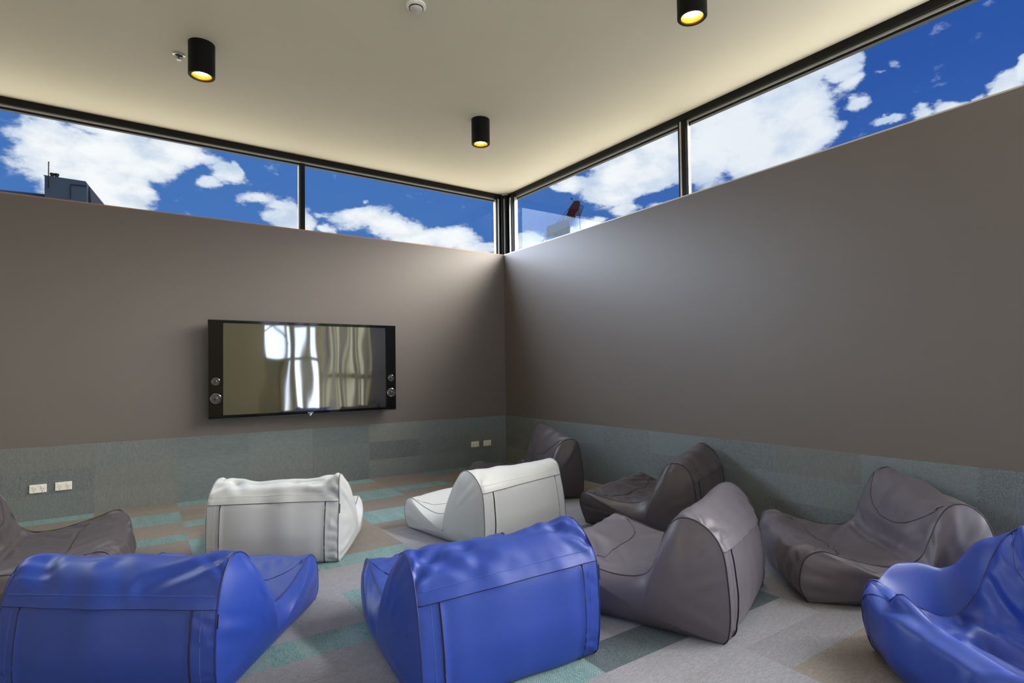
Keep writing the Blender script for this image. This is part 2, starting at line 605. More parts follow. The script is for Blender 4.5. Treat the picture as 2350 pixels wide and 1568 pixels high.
def window(name, horiz, segs, label):
    """segs: list of (s0, s1) openings along the wall (negative values); frame members between"""
    if horiz == 'x':
        root = bpy.data.objects.new(name, None)
    else:
        root = bpy.data.objects.new(name, None)
    COL.objects.link(root)
    struct(root, label)
    s_min = min(a for a, b in segs)

    def bx(nm, s0, s1, d0, d1, z0, z1, m_, parent=root, bev=.002):
        if horiz == 'x':
            return box(nm, s0, s1, d0, d1, z0, z1, m_, parent, bev)
        return box(nm, d0, d1, s0, s1, z0, z1, m_, parent, bev)

    def head(nm, s0, s1, d0, d1, zt, zb, m_, parent=root):
        # member that follows the falling ceiling line
        bm_ = bmesh.new()
        vs = []
        for s in (s0, s1):
            for d in (d0, d1):
                x, y = (s, d) if horiz == 'x' else (d, s)
                c = ceil_z(x - .113, y - .113)
                vs.append((bm_.verts.new((x, y, c - zt)), bm_.verts.new((x, y, c - zb))))
        (a, A), (b, B), (c_, C_), (d_, D_) = vs
        for f in ((a, b, d_, c_), (A, C_, D_, B), (a, A, B, b), (c_, d_, D_, C_), (a, c_, C_, A), (b, B, D_, d_)):
            bm_.faces.new(f)
        bmesh.ops.recalc_face_normals(bm_, faces=bm_.faces)
        return bobj(nm, bm_, m_, parent)
    fr = head('head_rail', s_min, .05, FO - .012, FO + FD, -.002, .062, M_frame)
    head('bead', s_min, -.06, FO + .014, FO + .03, .062, .080, M_silver, fr)
    head('inner_stop', s_min, -.06, FO + .03, FO + FD, .0615, .098, M_frame, fr)
    br = bx('bottom_rail', s_min, .05, FO, FO + FD, ZS - .06, ZS - .004, M_frame)
    bx('sill_cap', s_min, -.0 if horiz == 'x' else 0.0, 0, FO, ZS - .012, ZS, M_sill if horiz == 'y' else M_sill_left)
    for a, b in segs:
        zt = 3.66 if horiz == 'x' else ceil_z(0, a) - .05
        x = (a + b) / 2
        if horiz == 'x':
            V = [(a, FO + .045, ZS - .05), (b, FO + .045, ZS - .05), (b, FO + .045, 3.63), (a, FO + .045, 3.63)]
        else:
            V = [(FO + .045, a, ZS - .05), (FO + .045, b, ZS - .05), (FO + .045, b, ceil_z(0, b) - .05), (FO + .045, a, ceil_z(0, a) - .05)]
        raw('glass_pane', V, [(0, 1, 2, 3)], M_glass, root)
    for (a, b), (c_, d_) in zip(segs[:-1], segs[1:]):
        # mullion between two panes (segs ordered from the corner outwards)
        z1 = ceil_z(0, a) - .04
        mu = bx('mullion', d_, a, FO - .004, FO + FD, ZS - .03, z1, M_frame)
        bx('bead', a - (a - d_) * .45, a - (a - d_) * .25, FO - .010, FO - .003, ZS - .01, z1 - .02, M_silver, mu, .001) if horiz == 'y' else None
        bx('bead', d_ - .014, d_ - .002, FO + .012, FO + .03, ZS - .01, z1 - .02, M_silver, mu, .001)
    return root


window('window_1', 'x', [(-2.60, -.05), (XL, -2.655)], 'long clerestory window strip above the television wall')
window('window_2', 'y', [(-2.885, -.13), (-7.2, -2.975), (YR, -7.27)], 'long clerestory window strip above the right wall')
# the black corner post where both strips meet, with bright beads
root = bpy.data.objects.new('trim_1', None)
COL.objects.link(root)
struct(root, 'black corner post with silver beads between the two window strips')
zt = 3.66
boxes('post_core', [(.0, .10, .035, .14, ZS - .012, zt), (.035, .14, -.0, .10, ZS - .012, zt), (-.055, 0.01, .085, .15, ZS - .02, zt), (.085, .15, -.12, .01, ZS - .02, zt)], M_frame, root, .003)
for b_ in ((-.040, -.022, .070, .0855), (-.062, -.0535, .10, .15), (.028, .046, .018, .0355), (.070, .0855, -.075, -.045), (.100, .15, -.130, -.1195)):
    box('bead', b_[0], b_[1], b_[2], b_[3], ZS - .01, zt - .05, M_silver, root, .001)

# full-height glazing behind the camera (what the television mirrors)
root = bpy.data.objects.new('window_3', None)
COL.objects.link(root)
struct(root)
for y, w_ in ((-5.60, .05), (-5.85, .10), (-6.25, .07), (-6.60, .16), (-7.05, .06), (-7.45, .20), (-7.95, .08), (-8.40, .22), (-8.95, .12)):
    box('mullion', .02, .16, y - w_, y + w_, 0, 2.9, M_post, root)
for z in (.05, 1.15, 2.85):
    box('transom', .06, .12, -9.2, -5.6, z - .05, z + .05, M_post, root)
root = bpy.data.objects.new('window_4', None)
COL.objects.link(root)
struct(root)
for x, w_ in ((-1.57, .03), (-1.05, .03), (-.80, .10), (-.42, .06), (-.05, .08)):
    box('mullion', x - w_, x + w_, YR - .16, YR - .02, 0, 3.3, M_post, root)
boxes('infill_panel', [(-1.6, -.95, YR - .12, YR - .06, 0, 1.6)], M_post, root)
tubes('brace_rod', [([(-1.55, YR - .05, 3.1), (-1.0, YR - .05, 2.0)], False), ([(-1.55, YR - .05, 2.3), (-.7, YR - .05, 2.75)], False)], .018, M_post, root)
for z in (.05, 1.6, 2.5, 3.18):
    box('transom', -1.6, 0, YR - .14, YR - .04, z - .04, z + .04, M_post, root)


# ------------------------------------------------------------------ bean bag loungers
CP = np.array([(-.455, .0), (-.478, .055), (-.488, .22), (-.480, .46), (-.459, .69), (-.412, .86), (-.33, .965), (-.245, .935), (-.185, .80),
               (-.142, .62), (-.10, .46), (-.025, .372), (.09, .355), (.21, .385), (.33, .435), (.446, .485), (.512, .40), (.532, .24), (.518, .07), (.48, .0)])
NCP = len(CP)
LMK = {'RB': 0.6, 'FL': 4, 'PK': 6, 'DP': 11, 'FT': 15, 'FB': 18}


def profile(pv, L, H, off):
    """seam outline at parameters pv for one side; off: landmark -> (dx, dz)"""
    C = CP * np.array([L, H])
    ks = sorted((LMK[k], v) for k, v in off.items())
    if ks:
        kx = [-2.0] + [k for k, v in ks] + [NCP + 1.0]
        dx = [ks[0][1][0] * .5] + [v[0] for k, v in ks] + [ks[-1][1][0] * .5]
        dz = [0] + [v[1] for k, v in ks] + [0]
        i = np.arange(NCP)
        # anchor landmarks that carry no offset
        for k, kk in LMK.items():
            if k not in off:
                kx.append(kk)
                dx.append(0)
                dz.append(0)
        o_ = np.argsort(kx)
        kx, dx, dz = np.array(kx)[o_], np.array(dx)[o_], np.array(dz)[o_]
        C = C + np.stack([np.interp(i, kx, dx), np.interp(i, kx, dz)], 1)
        C[:, 1] = np.maximum(C[:, 1], 0)
    C[0, 1] = C[-1, 1] = 0
    pv = np.asarray(pv, float)
    out = np.zeros(pv.shape + (2,))
    q = np.clip(pv, 0, NCP - 1)
    i = np.minimum(q.astype(int), NCP - 2)
    t = (q - i)[..., None]
    g = lambda j: C[np.clip(j, 0, NCP - 1)]
    p0, p1, p2, p3 = g(i - 1), g(i), g(i + 1), g(i + 2)
    out = .5 * ((2 * p1) + (-p0 + p2) * t + (2 * p0 - 5 * p1 + 4 * p2 - p3) * t * t + (-p0 + 3 * p1 - 3 * p2 + p3) * t ** 3)
    # flat underside closes the loop
    s = np.clip(pv - (NCP - 1), 0, 1)[..., None]
    bot = C[-1] * (1 - s) + C[0] * s
    return np.where((pv > NCP - 1)[..., None], bot, out)


R_A, R_B, R_C, R_D, R_E = 26, 28, 32, 26, 18
NR = R_A + R_B + R_C + R_D + R_E
VC = np.concatenate([np.linspace(-1, -.79, 6), np.linspace(-.79, .79, 37)[1:], np.linspace(.79, 1, 6)[1:]])
NC = len(VC)
KR = 13


def smooth_rng(rng, shape, k):
    a = rng.normal(size=shape)
    f = np.fft.rfft2(a)
    fy = np.fft.fftfreq(shape[0])[:, None] * shape[0]
    fx = np.fft.rfftfreq(shape[1])[None] * shape[1]
    f *= np.exp(-((fy / k[0]) ** 2 + (fx / k[1]) ** 2))
    a = np.fft.irfft2(f, s=shape)
    return a / (a.std() + 1e-9)


def lounger_geo(Wd, L, H, offl, offr, seed, crumple=1.0, sag=0.0, ears=1.0, dents=(), folds=(), iters=120, front=1.0, cross0=13.3, puff=0.0):
    rng = np.random.default_rng(seed)
    P = np.zeros((NR, NC))
    for j, v in enumerate(VC):
        arc = 9.1 - 2.2 * abs(v) ** 3
        cross = cross0 + 1.5 * abs(v) ** 6
        br = [0, 4, arc, cross, NCP - 1, NCP]
        P[:, j] = np.concatenate([np.linspace(br[k], br[k + 1], c, endpoint=False) for k, c in enumerate((R_A, R_B, R_C, R_D, R_E))])
    vv = np.broadcast_to(VC, P.shape)
    pl = profile(P, L, H, offl)
    pr = profile(P, L, H, offr)
    w = ((1 + vv) / 2)[..., None]
    xz = pr * (1 - w) + pl * w
    # outward normal of the profile
    e = .05
    q = (profile(np.minimum(P + e, NCP), L, H, offl) - profile(np.maximum(P - e, 0), L, H, offl))
    nx, nz = -q[..., 1], q[..., 0]
    ln = np.hypot(nx, nz) + 1e-9
    nx, nz = nx / ln, nz / ln
    B = np.interp(P, [0, 1, 2.5, 4, 5, 6, 7, 8.2, 9.3, 10.2, 10.7, 11.3, 12.5, 13.5, 15, 16.2, 17.3, 18.5, 19, 20],
                  [.0, .016, .036, .024, .004, -.022 * ears, -.008 * ears, .022, .030, -.004, -.020, -.012, -.024 - sag, -.026 - sag, -.020 - .5 * sag, .030 * front, .044 * front, .02, 0, 0])
    shp = (1 - np.abs(vv) ** 2.6)
    lump = smooth_rng(rng, (NR, NC), (5, 4)) * .0055 * min(crumple, 1.6) * np.where(P < 4, .5, 1) * np.where(P > 18.5, 0, 1)
    xz = xz + np.stack([nx, nz], -1) * ((B + lump) * shp)[..., None]
    X0 = np.zeros((NR, NC, 3))
    X0[..., 0] = xz[..., 0]
    X0[..., 2] = np.maximum(xz[..., 1], 0)
    X0[..., 1] = vv * Wd / 2
    idx = np.arange(NR * NC).reshape(NR, NC)
    verts = [X0.reshape(-1, 3)]
    quads, grp = [], []
    base = NR * NC
    rowg = np.concatenate([[0] * R_A, [1] * R_B, [2] * R_C, [3] * R_D, [4] * R_E])
    for i in range(NR):
        i2 = (i + 1) % NR
        for j in range(NC - 1):
            quads.append((idx[i, j], idx[i2, j], idx[i2, j + 1], idx[i, j + 1]))
            g = rowg[i]
            if g == 0 and (j < 5 or j >= NC - 6):
                g = 5 if j < 5 else 6
            grp.append(g)
    cen = np.array([-.085 * L, .15 * H])
    sides = {}
    for s, j in ((-1, 0), (1, NC - 1)):
        ring0 = idx[:, j]
        loop = X0[:, j, :]
        rings = [ring0]
        for k in range(1, KR):
            f = 1 - (k / KR) ** .9
            d = 1 - f
            off = offr if s < 0 else offl
            p = np.stack([cen[0] + (loop[:, 0] - cen[0]) * f, cen[1] + (loop[:, 2] - cen[1]) * f], 1)
            bul = .082 * (1 - f ** 2.2) ** .75
            yy = s * (Wd / 2 + bul * (.45 + .55 * np.tanh(p[:, 1] / .14)))
            zz = p[:, 1]
            if puff and s < 0:
                g_ = np.exp(-((p[:, 0] - .06 * L) / (.26 * L)) ** 2) * np.clip(zz / (.2 * H), 0, 1) * math.sin(PI * min(1, (1 - f) * 1.6)) * puff
                yy = yy - g_ * .35
                zz = zz + g_
            verts.append(np.stack([p[:, 0], yy, zz], 1))
            rings.append(np.arange(base, base + NR))
            base += NR
        c_i = base
        verts.append(np.array([[cen[0], s * (Wd / 2 + .082), cen[1]]]))
        base += 1
        for k in range(KR - 1):
            for i in range(NR):
                i2 = (i + 1) % NR
                f = (rings[k][i], rings[k][i2], rings[k + 1][i2], rings[k + 1][i])
                quads.append(f if s < 0 else f[::-1])
                grp.append(7 if s < 0 else 8)
        for i in range(NR):
            i2 = (i + 1) % NR
            f = (rings[-1][i], rings[-1][i2], c_i)
            quads.append(f if s < 0 else f[::-1])
            grp.append(7 if s < 0 else 8)
        sides[s] = (rings, c_i)
    X = np.concatenate(verts)
    N = len(X)
    # designed dents: (x, y, z, radius, depth) push inwards along -z/normal
    def normals(Y):
        nn = np.zeros_like(Y)
        Q = QA
        a = Y[Q[:, 2]] - Y[Q[:, 0]]
        b = Y[Q[:, 3]] - Y[Q[:, 1]]
        c = np.cross(a, b)
        for k in range(4):
            for ax in range(3):
                nn[:, ax] += np.bincount(Q[:, k], c[:, ax], N)
        return nn / (np.linalg.norm(nn, axis=1)[:, None] + 1e-12)
    QA = np.array([f if len(f) == 4 else (f[0], f[1], f[2], f[2]) for f in quads])
    nrm = normals(X)
    if (nrm[idx[R_A + R_B // 2, NC // 2]][2]) < 0:
        nrm = -nrm
        flip = True
    else:
        flip = False
    ringv_ = np.concatenate([idx[:, 0], idx[:, -1]])
    for dx, dy, dz, rad, dep in dents:
        d = np.linalg.norm(X - np.array([dx, dy, dz]), axis=1)
        X = X - nrm * (dep * np.exp(-(d / rad) ** 2))[:, None]
    # stitched-in folds: strokes over the surface, valley with a soft ridge beside it
    def at_pv(p_, v_):
        j_ = int(np.argmin(np.abs(VC - v_)))
        i_ = int(np.argmin(np.abs(P[:, j_] - p_)))
        return X[idx[i_, j_]]
    strokes = []
    cf = crumple
    for sd in (-1, 1):
        for p1, v1, p2, v2, wd, dp in ((4.7, .97, 6.3, .52, .020, .010), (5.2, .95, 5.3, .35, .018, .007), (6.6, .95, 8.0, .55, .022, .009),
                                       (11.2, .95, 13.4, .35, .024, .010), (12.6, .97, 14.2, .45, .020, .011), (14.6, .95, 16.2, .4, .022, .012),
                                       (15.2, .7, 17.6, .62, .020, .010), (9.2, .9, 10.6, .45, .020, .007)):
            if rng.random() < .8:
                jt = rng.normal(size=4) * np.array([.35, .02, .5, .14])
                a_, b_ = at_pv(p1 + jt[0], sd * min(v1 + jt[1], .99)), at_pv(p2 + jt[2], sd * np.clip(v2 + jt[3], -.2, .9))
                m_ = at_pv((p1 + p2) / 2 + jt[0], sd * (v1 + v2) / 2)
                strokes.append(([a_, m_, b_], wd * rng.uniform(.8, 1.3), dp * cf * rng.uniform(.5, 1.3)))
        for q_ in np.arange(.5, 3.7, .34):
            if rng.random() < (.85 if q_ < 2.2 else .4):
                a_, b_ = at_pv(q_ + rng.normal() * .08, sd * .985), at_pv(q_ + rng.normal() * .25, sd * .83)
                strokes.append(([a_, b_], .011, .0085 * min(cf, 1.2) * rng.uniform(.4, 1.2)))
        ys = sd * (Wd / 2 + .06)
        for x1, z1, x2, z2 in ((-.42, .84, -.28, .55), (-.26, .92, -.24, .60), (-.45, .12, -.22, .26), (.44, .42, .20, .30), (.50, .20, .25, .16), (-.16, .70, -.24, .42), (-.46, .50, -.30, .42)):
            if rng.random() < .75:
                jt = rng.normal(size=2) * .03
                strokes.append(([np.array([x1 * L, sd * Wd / 2, z1 * H]), np.array([(x1 + x2) / 2 * L, ys, (z1 + z2) / 2 * H]), np.array([(x2 + jt[0]) * L, ys, (z2 + jt[1]) * H])],
                                .020 * rng.uniform(.7, 1.3), .0075 * cf * rng.uniform(.4, 1.2)))
    strokes.append(([at_pv(10.7, -.85), at_pv(10.75, -.3), at_pv(10.7, .3), at_pv(10.7, .85)], .018, .016))
    for st_ in folds:
        strokes.append(([at_pv(*q_) for q_ in st_[0]], st_[1], st_[2]))
    disp = np.zeros(N)
    for pts_, wd, dp in strokes:
        pts_ = np.array(pts_)
        best = np.full(N, 9.0)
        bt = np.zeros(N)
        for a_i in range(len(pts_) - 1):
            a_, b_ = pts_[a_i], pts_[a_i + 1]
            ab = b_ - a_
            t_ = np.clip(((X - a_) @ ab) / (ab @ ab + 1e-9), 0, 1)
            dd_ = np.linalg.norm(X - (a_ + t_[:, None] * ab), axis=1)
            u_ = dd_ < best
            best = np.where(u_, dd_, best)
            bt = np.where(u_, (a_i + t_) / (len(pts_) - 1), bt)
        tap = 1 - .75 * bt
        r_ = best / wd
        disp += dp * tap * (-np.exp(-r_ ** 2) + .55 * np.exp(-((r_ - 1.9) / .9) ** 2))
    disp[ringv_] = 0
    X = X + nrm * disp[:, None]
    X[:, 2] = np.maximum(X[:, 2], 0)
    # springs
    E = set()
    for f in quads:
        k = len(f)
        for a in range(k):
            E.add((min(f[a], f[(a + 1) % k]), max(f[a], f[(a + 1) % k])))
        if k == 4:
            E.add((min(f[0], f[2]), max(f[0], f[2])))
            E.add((min(f[1], f[3]), max(f[1], f[3])))
    E = np.array(sorted(E))
    cset = set(c for _, c in sides.values())
    keep = ~np.isin(E, list(cset)).any(1)
    E = E[keep]
    both = np.concatenate([E, E[:, ::-1]])
    o_ = np.argsort(both[:, 0], kind='stable')
    both = both[o_]
    cnt = np.bincount(both[:, 0], minlength=N)
    D = cnt.max()
    st = np.concatenate([[0], np.cumsum(cnt)[:-1]])
    pos = np.arange(len(both)) - st[both[:, 0]]
    NB = np.tile(np.arange(N)[:, None], (1, D))
    NB[both[:, 0], pos] = both[:, 1]
    valid = (NB != np.arange(N)[:, None])
    cntf = np.maximum(cnt, 1)[:, None].astype(float)
    # fabric excess
    ex = np.zeros(N)
    Pf, Vf = P.ravel(), vv.ravel()
    nz1 = smooth_rng(rng, (NR, NC), (9, 5)).ravel()
    band_ex = .022 + .020 * np.clip(nz1, -1, 2)
    band_ex += .05 * np.exp(-((1 - np.abs(Vf)) / .12) ** 2)
    back = Pf < 4
    band_ex = np.where(back & (np.abs(Vf) < .78), .008, band_ex)
    band_ex = np.where(back & (np.abs(Vf) >= .78), .075 * np.clip((3.2 - Pf) / 2, .25, 1), band_ex)
    band_ex = np.where(Pf > 19, 0, band_ex)
    ex[:NR * NC] = band_ex
    for s, (rings, c_i) in sides.items():
        for k in range(1, KR):
            ex[rings[k]] = .004 + .035 * math.exp(-(k / 2.2) ** 2)
    ex *= crumple
    ringv = np.concatenate([idx[:, 0], idx[:, -1]])
    seam = np.zeros(N)
    seam[ringv] = 1
    seamlines = idx[[R_A, R_A + R_B, R_A + R_B + R_C], :].ravel()
    rest = np.linalg.norm(X[NB] - X[:, None], axis=2) * (1 + .5 * (ex[NB] + ex[:, None]))
    pin = np.zeros(N)
    pin[:NR * NC][Pf >= 19] = 1

    def lap(Y, k):
        for _ in range(k):
            Y = .5 * Y + .5 * ((Y[NB] * valid[..., None]).sum(1) / cntf)
        return Y
    pert = np.zeros(N)
    pert[:NR * NC] = (smooth_rng(rng, (NR, NC), (16, 9)) * .0040).ravel() + (smooth_rng(rng, (NR, NC), (34, 6)) * .0016 * (np.abs(VC) > .78)).ravel()
    for s, (rings, c_i) in sides.items():
        a = smooth_rng(rng, (KR, NR), (3, 9)) * .0020
        for k in range(1, KR):
            pert[rings[k]] = a[k]
    Y = X + nrm * (pert * crumple)[:, None]
    Xs = X
    for it in range(iters):
        d = Y[NB] - Y[:, None]
        ln = np.linalg.norm(d, axis=2) + 1e-9
        cor = d * ((ln - rest) / ln * valid)[..., None]
        Y = Y + cor.sum(1) / cntf * .9 * .5
        dd = Y - Xs
        s1 = lap(dd, 1)
        Y = Y - (dd - s1) * .045
        if it % 4 == 0:
            s8 = lap(dd, 7)
            Y = Y - s8 * .35
        sm = (.35 * seam)[:, None]
        Y = Y - (Y - Xs) * sm
        Y[pin > 0] = Xs[pin > 0]
        Y[:, 2] = np.maximum(Y[:, 2], .001)
    for s, (rings, c_i) in sides.items():
        Y[c_i] = Y[rings[-1]].mean(0)
    if flip:
        quads = [f[::-1] for f in quads]
    nr2 = normals(Y)
    if flip:
        nr2 = -nr2
    return Y, quads, np.array(grp), idx, P, nr2, sides


PARTS = {0: 'back_panel', 1: 'headrest_panel', 2: 'seat_panel', 3: 'front_panel', 4: 'underside', 5: 'zip_strip', 6: 'zip_strip', 7: 'side_panel', 8: 'side_panel'}


def lounger(label, loc, deg, Wd, L, H, offl, offr, vin, pip, sti, seed, group, **kw):
    root = thing('bean_bag_lounger', label, 'bean bag', (loc[0], loc[1], 0.0), math.radians(deg), group)
    Y, quads, grp, idx, P, nrm, sides = lounger_geo(Wd, L, H, offl, offr, seed, **kw)
    made = {}
    for g, nm in PARTS.items():
        fs = [quads[i] for i in np.nonzero(grp == g)[0]]
        used = sorted({int(a) for f in fs for a in f})
        mp = {a: i for i, a in enumerate(used)}
        V = Y[used].copy()
        if g == 1:        # hem of the headrest panel laps over the back panel
            for j in range(NC):
                for q_, o_ in ((R_A, .0065), (R_A + 1, .006), (R_A + 2, .004)):
                    a = idx[q_, j]
                    if a in mp:
                        V[mp[a]] += nrm[a] * o_ * (1 if 0 < j < NC - 1 else 0)
        if g == 0:        # panel edge stands a little proud of the zip strips
            for i in range(R_A):
                for j in (5, NC - 6):
                    a = idx[i, j]
                    if a in mp:
                        V[mp[a]] += nrm[a] * .005
        V[:, 2] = np.maximum(V[:, 2], .001)
        o = raw(nm, V, [tuple(mp[int(a)] for a in f) for f in fs], vin, root, True)
        md = o.modifiers.new('smooth', 'SUBSURF')
        md.levels = md.render_levels = 1
        made[g] = o
    # piping on the two long seams
    for j, side in ((0, 7), (NC - 1, 8)):
        pts = Y[idx[:NR - R_E + 1, j]] + nrm[idx[:NR - R_E + 1, j]] * .001
        tubes('piping', [(pts, False)], .0036, pip, root, 8)
    # seams across: headrest arc, front seam, back flap, zip gaps, hem stitching
    e = .0004
    tubes('seam', [(Y[idx[R_A + R_B, 1:-1]] + nrm[idx[R_A + R_B, 1:-1]] * e, False)], .0022, pip, made[2], 6)
    tubes('seam', [(Y[idx[R_A + R_B + R_C, 1:-1]] + nrm[idx[R_A + R_B + R_C, 1:-1]] * e, False)], .0022, pip, made[3], 6)
    tubes('seam', [(Y[idx[R_A, :]] + nrm[idx[R_A, :]] * .003, False)], .0024, M_zip, made[1], 6)
    hem = []
    for j in range(1, NC - 1):
        i_ = int(np.searchsorted(P[:, j], 4.42))
        t_ = (4.42 - P[i_ - 1, j]) / (P[i_, j] - P[i_ - 1, j])
        a, b = idx[i_ - 1, j], idx[i_, j]
        hem.append((Y[a] + nrm[a] * .0035) * (1 - t_) + (Y[b] + nrm[b] * .0035) * t_)
    tubes('stitching', [(hem, False)], .0009, sti, made[1], 5)
    for j, g in ((5, 5), (NC - 6, 6)):
        rows = np.arange(2, R_A + 1)
        tubes('zip', [(Y[idx[rows, j]] + nrm[idx[rows, j]] * .002, False)], .0034, M_zip, made[g], 6)
        j2 = 3 if g == 5 else NC - 4
        tubes('stitching', [(Y[idx[rows, j2]] + nrm[idx[rows, j2]] * .0002, False)], .0008, sti, made[g], 5)
    # little sewn-in label at the right seam just under the flap
    a, b = idx[R_A - 1, 0], idx[R_A - 4, 0]
    pa, pb = Y[a], Y[b]
    n_ = nrm[a] / np.linalg.norm(nrm[a])
    d = np.array([-.25, -1.0, 0]) * .011
    V = [pa + n_ * .003, pb + n_ * .003, pb + n_ * .003 + d, pa + n_ * .003 + d, pa + n_ * .0055, pb + n_ * .0055, pb + n_ * .0055 + d, pa + n_ * .0055 + d]
    raw('tag', V, [(0, 1, 2, 3), (7, 6, 5, 4), (0, 4, 5, 1), (1, 5, 6, 2), (2, 6, 7, 3), (3, 7, 4, 0)], M_tag, root)
    return root


G_B, G_W, G_G = 'blue bean bag loungers', 'pale grey bean bag loungers', 'dark grey bean bag loungers'
BAGS = [
    # label, (x, y), heading, W, L, H, left offsets, right offsets, vinyl, piping, stitch, seed, group, extras
    ('right-hand pale grey bean bag lounger, its flank and back visible, in mid room', (-1.850, -2.514), 100.0, .869, .962, .554,
     dict(PK=(.01, 0), DP=(.012, -.017), FT=(-.02, -.03), FB=(0, .026), FL=(-.015, .016)), dict(PK=(-.01, -.013), FL=(.038, .027)), M_WHITE, P_WHITE, 'w', 1, G_W, dict(crumple=.6, ears=.5)),
    ('left-hand pale grey bean bag lounger with its back square to us, near the television', (-3.221, -2.063), 61.6, .823, .910, .565,
     dict(PK=(.03, -.010), FL=(-.01, .008)), dict(PK=(-.06, .012), FT=(-.074, -.009), FB=(-.074, -.03), FL=(.028, .003)), M_WHITE, P_WHITE, 'w', 2, G_W, dict(crumple=1.1, ears=2.0, folds=(([(6.3, -.85), (5.4, -.6)], .026, .020), ([(6.2, .72), (5.0, .55)], .030, .020), ([(6.0, -.25), (5.3, -.15)], .025, .010)))),
    ('blue bean bag lounger in the left foreground, back panel towards us', (-3.980, -3.272), 53.2, .877, .983, .514,
     dict(PK=(-.018, 0), FL=(0, -.007), FT=(.041, 0)), dict(PK=(-.025, .017), DP=(.015, -.006), FT=(-.031, .014), FL=(0, -.014), RB=(.024, 0)), M_BLUE, P_BLUE, 'b', 3, G_B, dict(crumple=.9, ears=.9, folds=(([(6.2, -.93), (5.4, -.65), (4.7, -.3)], .030, .022), ([(5.9, .8), (5.2, .7), (4.6, .55)], .035, .016), ([(5.6, .1), (5.1, -.1)], .04, .010)))),
    ('blue bean bag lounger in the centre foreground, left of the big mid grey one', (-2.834, -3.981), 83.4, .805, .997, .558,
     dict(PK=(.024, -.03), DP=(-.013, .012), FT=(-.068, .029), FB=(-.041, .014), FL=(.02, -.026), RB=(-.034, 0)), dict(PK=(.039, .01), FT=(.01, .023), FL=(-.013, .026), RB=(.009, 0)), M_BLUE, P_BLUE, 'b', 4, G_B, dict(crumple=1.0, ears=1.0, folds=(([(5.9, .88), (5.3, .6), (4.7, .4)], .030, .020), ([(5.8, .35), (5.5, .2)], .045, .018), ([(5.0, .3), (4.7, .05)], .03, .010), ([(6.2, -.75), (5.2, -.7)], .03, .014)))),
    ('large mid grey bean bag lounger touching the right side of the centre blue one', (-1.742, -4.19), 112.1, .849, .962, .571,
     dict(PK=(.008, -.009), DP=(-.017, .018), FL=(-.003, .015)), dict(PK=(.012, .008), FL=(.007, -.03), FT=(0, .007)), M_GREY, P_GREY, 'g', 5, G_G, dict(crumple=.85, ears=-.3, folds=(([(5.4, .93), (4.6, .6)], .022, .014), ([(13.0, .6), (14.2, .1)], .03, .016)))),
    ('dark grey bean bag lounger behind the large mid grey one, below the right wall', (-.595, -3.172), 110.5, .843, .907, .582,
     dict(PK=(-.033, -.021), DP=(-.008, .011), FT=(.036, -.03), FL=(-.016, .006), FB=(0, .03)), dict(PK=(.04, .029), FL=(.02, .035), FT=(-.09, 0)), M_DARK, P_DARK, 'g', 6, G_G, dict(crumple=1.1, ears=-.2)),
    ('charcoal bean bag lounger in the far room corner, behind the right-hand pale one', (-.845, -1.63), 156.0, .892, 1.00, .625,
     dict(PK=(-.054, -.036), FT=(.065, -.05)), dict(PK=(.029, .045), FT=(0, -.05)), M_DARK, P_DARK, 'g', 7, G_G, dict(crumple=1.0, ears=0.0)),
    ('dark grey bean bag lounger against the right wall, behind the cropped blue one', (-.625, -4.768), 135.4, .803, .914, .569,
     dict(PK=(-.003, -.014), DP=(-.004, .008), FT=(-.033, -.006), FB=(.007, .03)), dict(PK=(-.006, .034), FT=(.016, .02)), M_GREY, P_GREY, 'g', 8, G_G, dict(crumple=1.2, ears=-.2, sag=.02, folds=(([(14.5, .95), (15.4, .75), (17.2, .8)], .030, .026), ([(13.5, .2), (15.8, .3)], .03, .016)))),
    ('brown-grey bean bag lounger at the left edge, its seat end behind the left blue one', (-4.74, -1.90), -4.0, .93, .97, .56,
     dict(FT=(0, .02)), dict(FT=(0, -.02)), M_DARK, P_DARK, 'g', 9, G_G, dict(crumple=1.05, ears=0, front=1.3)),
    ('crumpled blue bean bag lounger cut off by the bottom right corner of the photo', (-1.36, -5.763), 149.0, .90, .92, .53,
     dict(FT=(0, .02), DP=(.05, -.05)), dict(FT=(0, .05), DP=(.074, -.066), PK=(-.024, 0.01), FB=(-.049, 0)), M_BLUE, P_BLUE, 'b', 10, G_B,
     dict(crumple=1.7, sag=.05, ears=.2, front=1.5, cross0=15.1, puff=.20, folds=(([(11.5, -.5), (11.2, 0), (11.4, .5)], .05, .05), ([(9.5, -.2), (10.5, .1), (11.4, .1)], .04, .035), ([(15.2, -.6), (14.6, -.2), (14.9, .4)], .03, -.02)))),
]
for (lab, loc, deg, w_, l_, h_, ol, orr, vin, pip, sti, seed, grp_, kw) in BAGS:
    lounger(lab, loc, deg, w_, l_, h_, ol, orr, vin, pip, M_stitch[sti], seed, grp_, **kw)

# ------------------------------------------------------------------ television
M_tvblack = mat('gloss_black_glass', lin(6, 6, 8), .06, 0, .35)
M_tvscreen = mat('television_screen', lin(10, 9, 7), .035, 0, 1.0)
M_tvscreen.node_tree.nodes['Principled BSDF'].inputs['IOR'].default_value = 1.95
M_chrome = mat('chrome', lin(210, 210, 212), .18, 1.0)
M_cone = mat('speaker_cone', lin(70, 68, 70), .45, .4)
TX0, TX1, TZ0, TZ1, TYF = -3.586, -1.632, .798, 1.784, -.13
tv = thing('television', 'wide wall-mounted flat television with chrome-rimmed round speakers at both ends', 'television', ((TX0 + TX1) / 2, TYF, TZ0))
cw = (TX1 - TX0) / 2
hh = TZ1 - TZ0
box('rear_housing', -cw + .05, cw - .05, .028, .10, .04, hh - .04, M_black, tv, .01)
box('wall_bracket', -.25, .25, .10, .128, .25, hh - .25, M_black, tv)
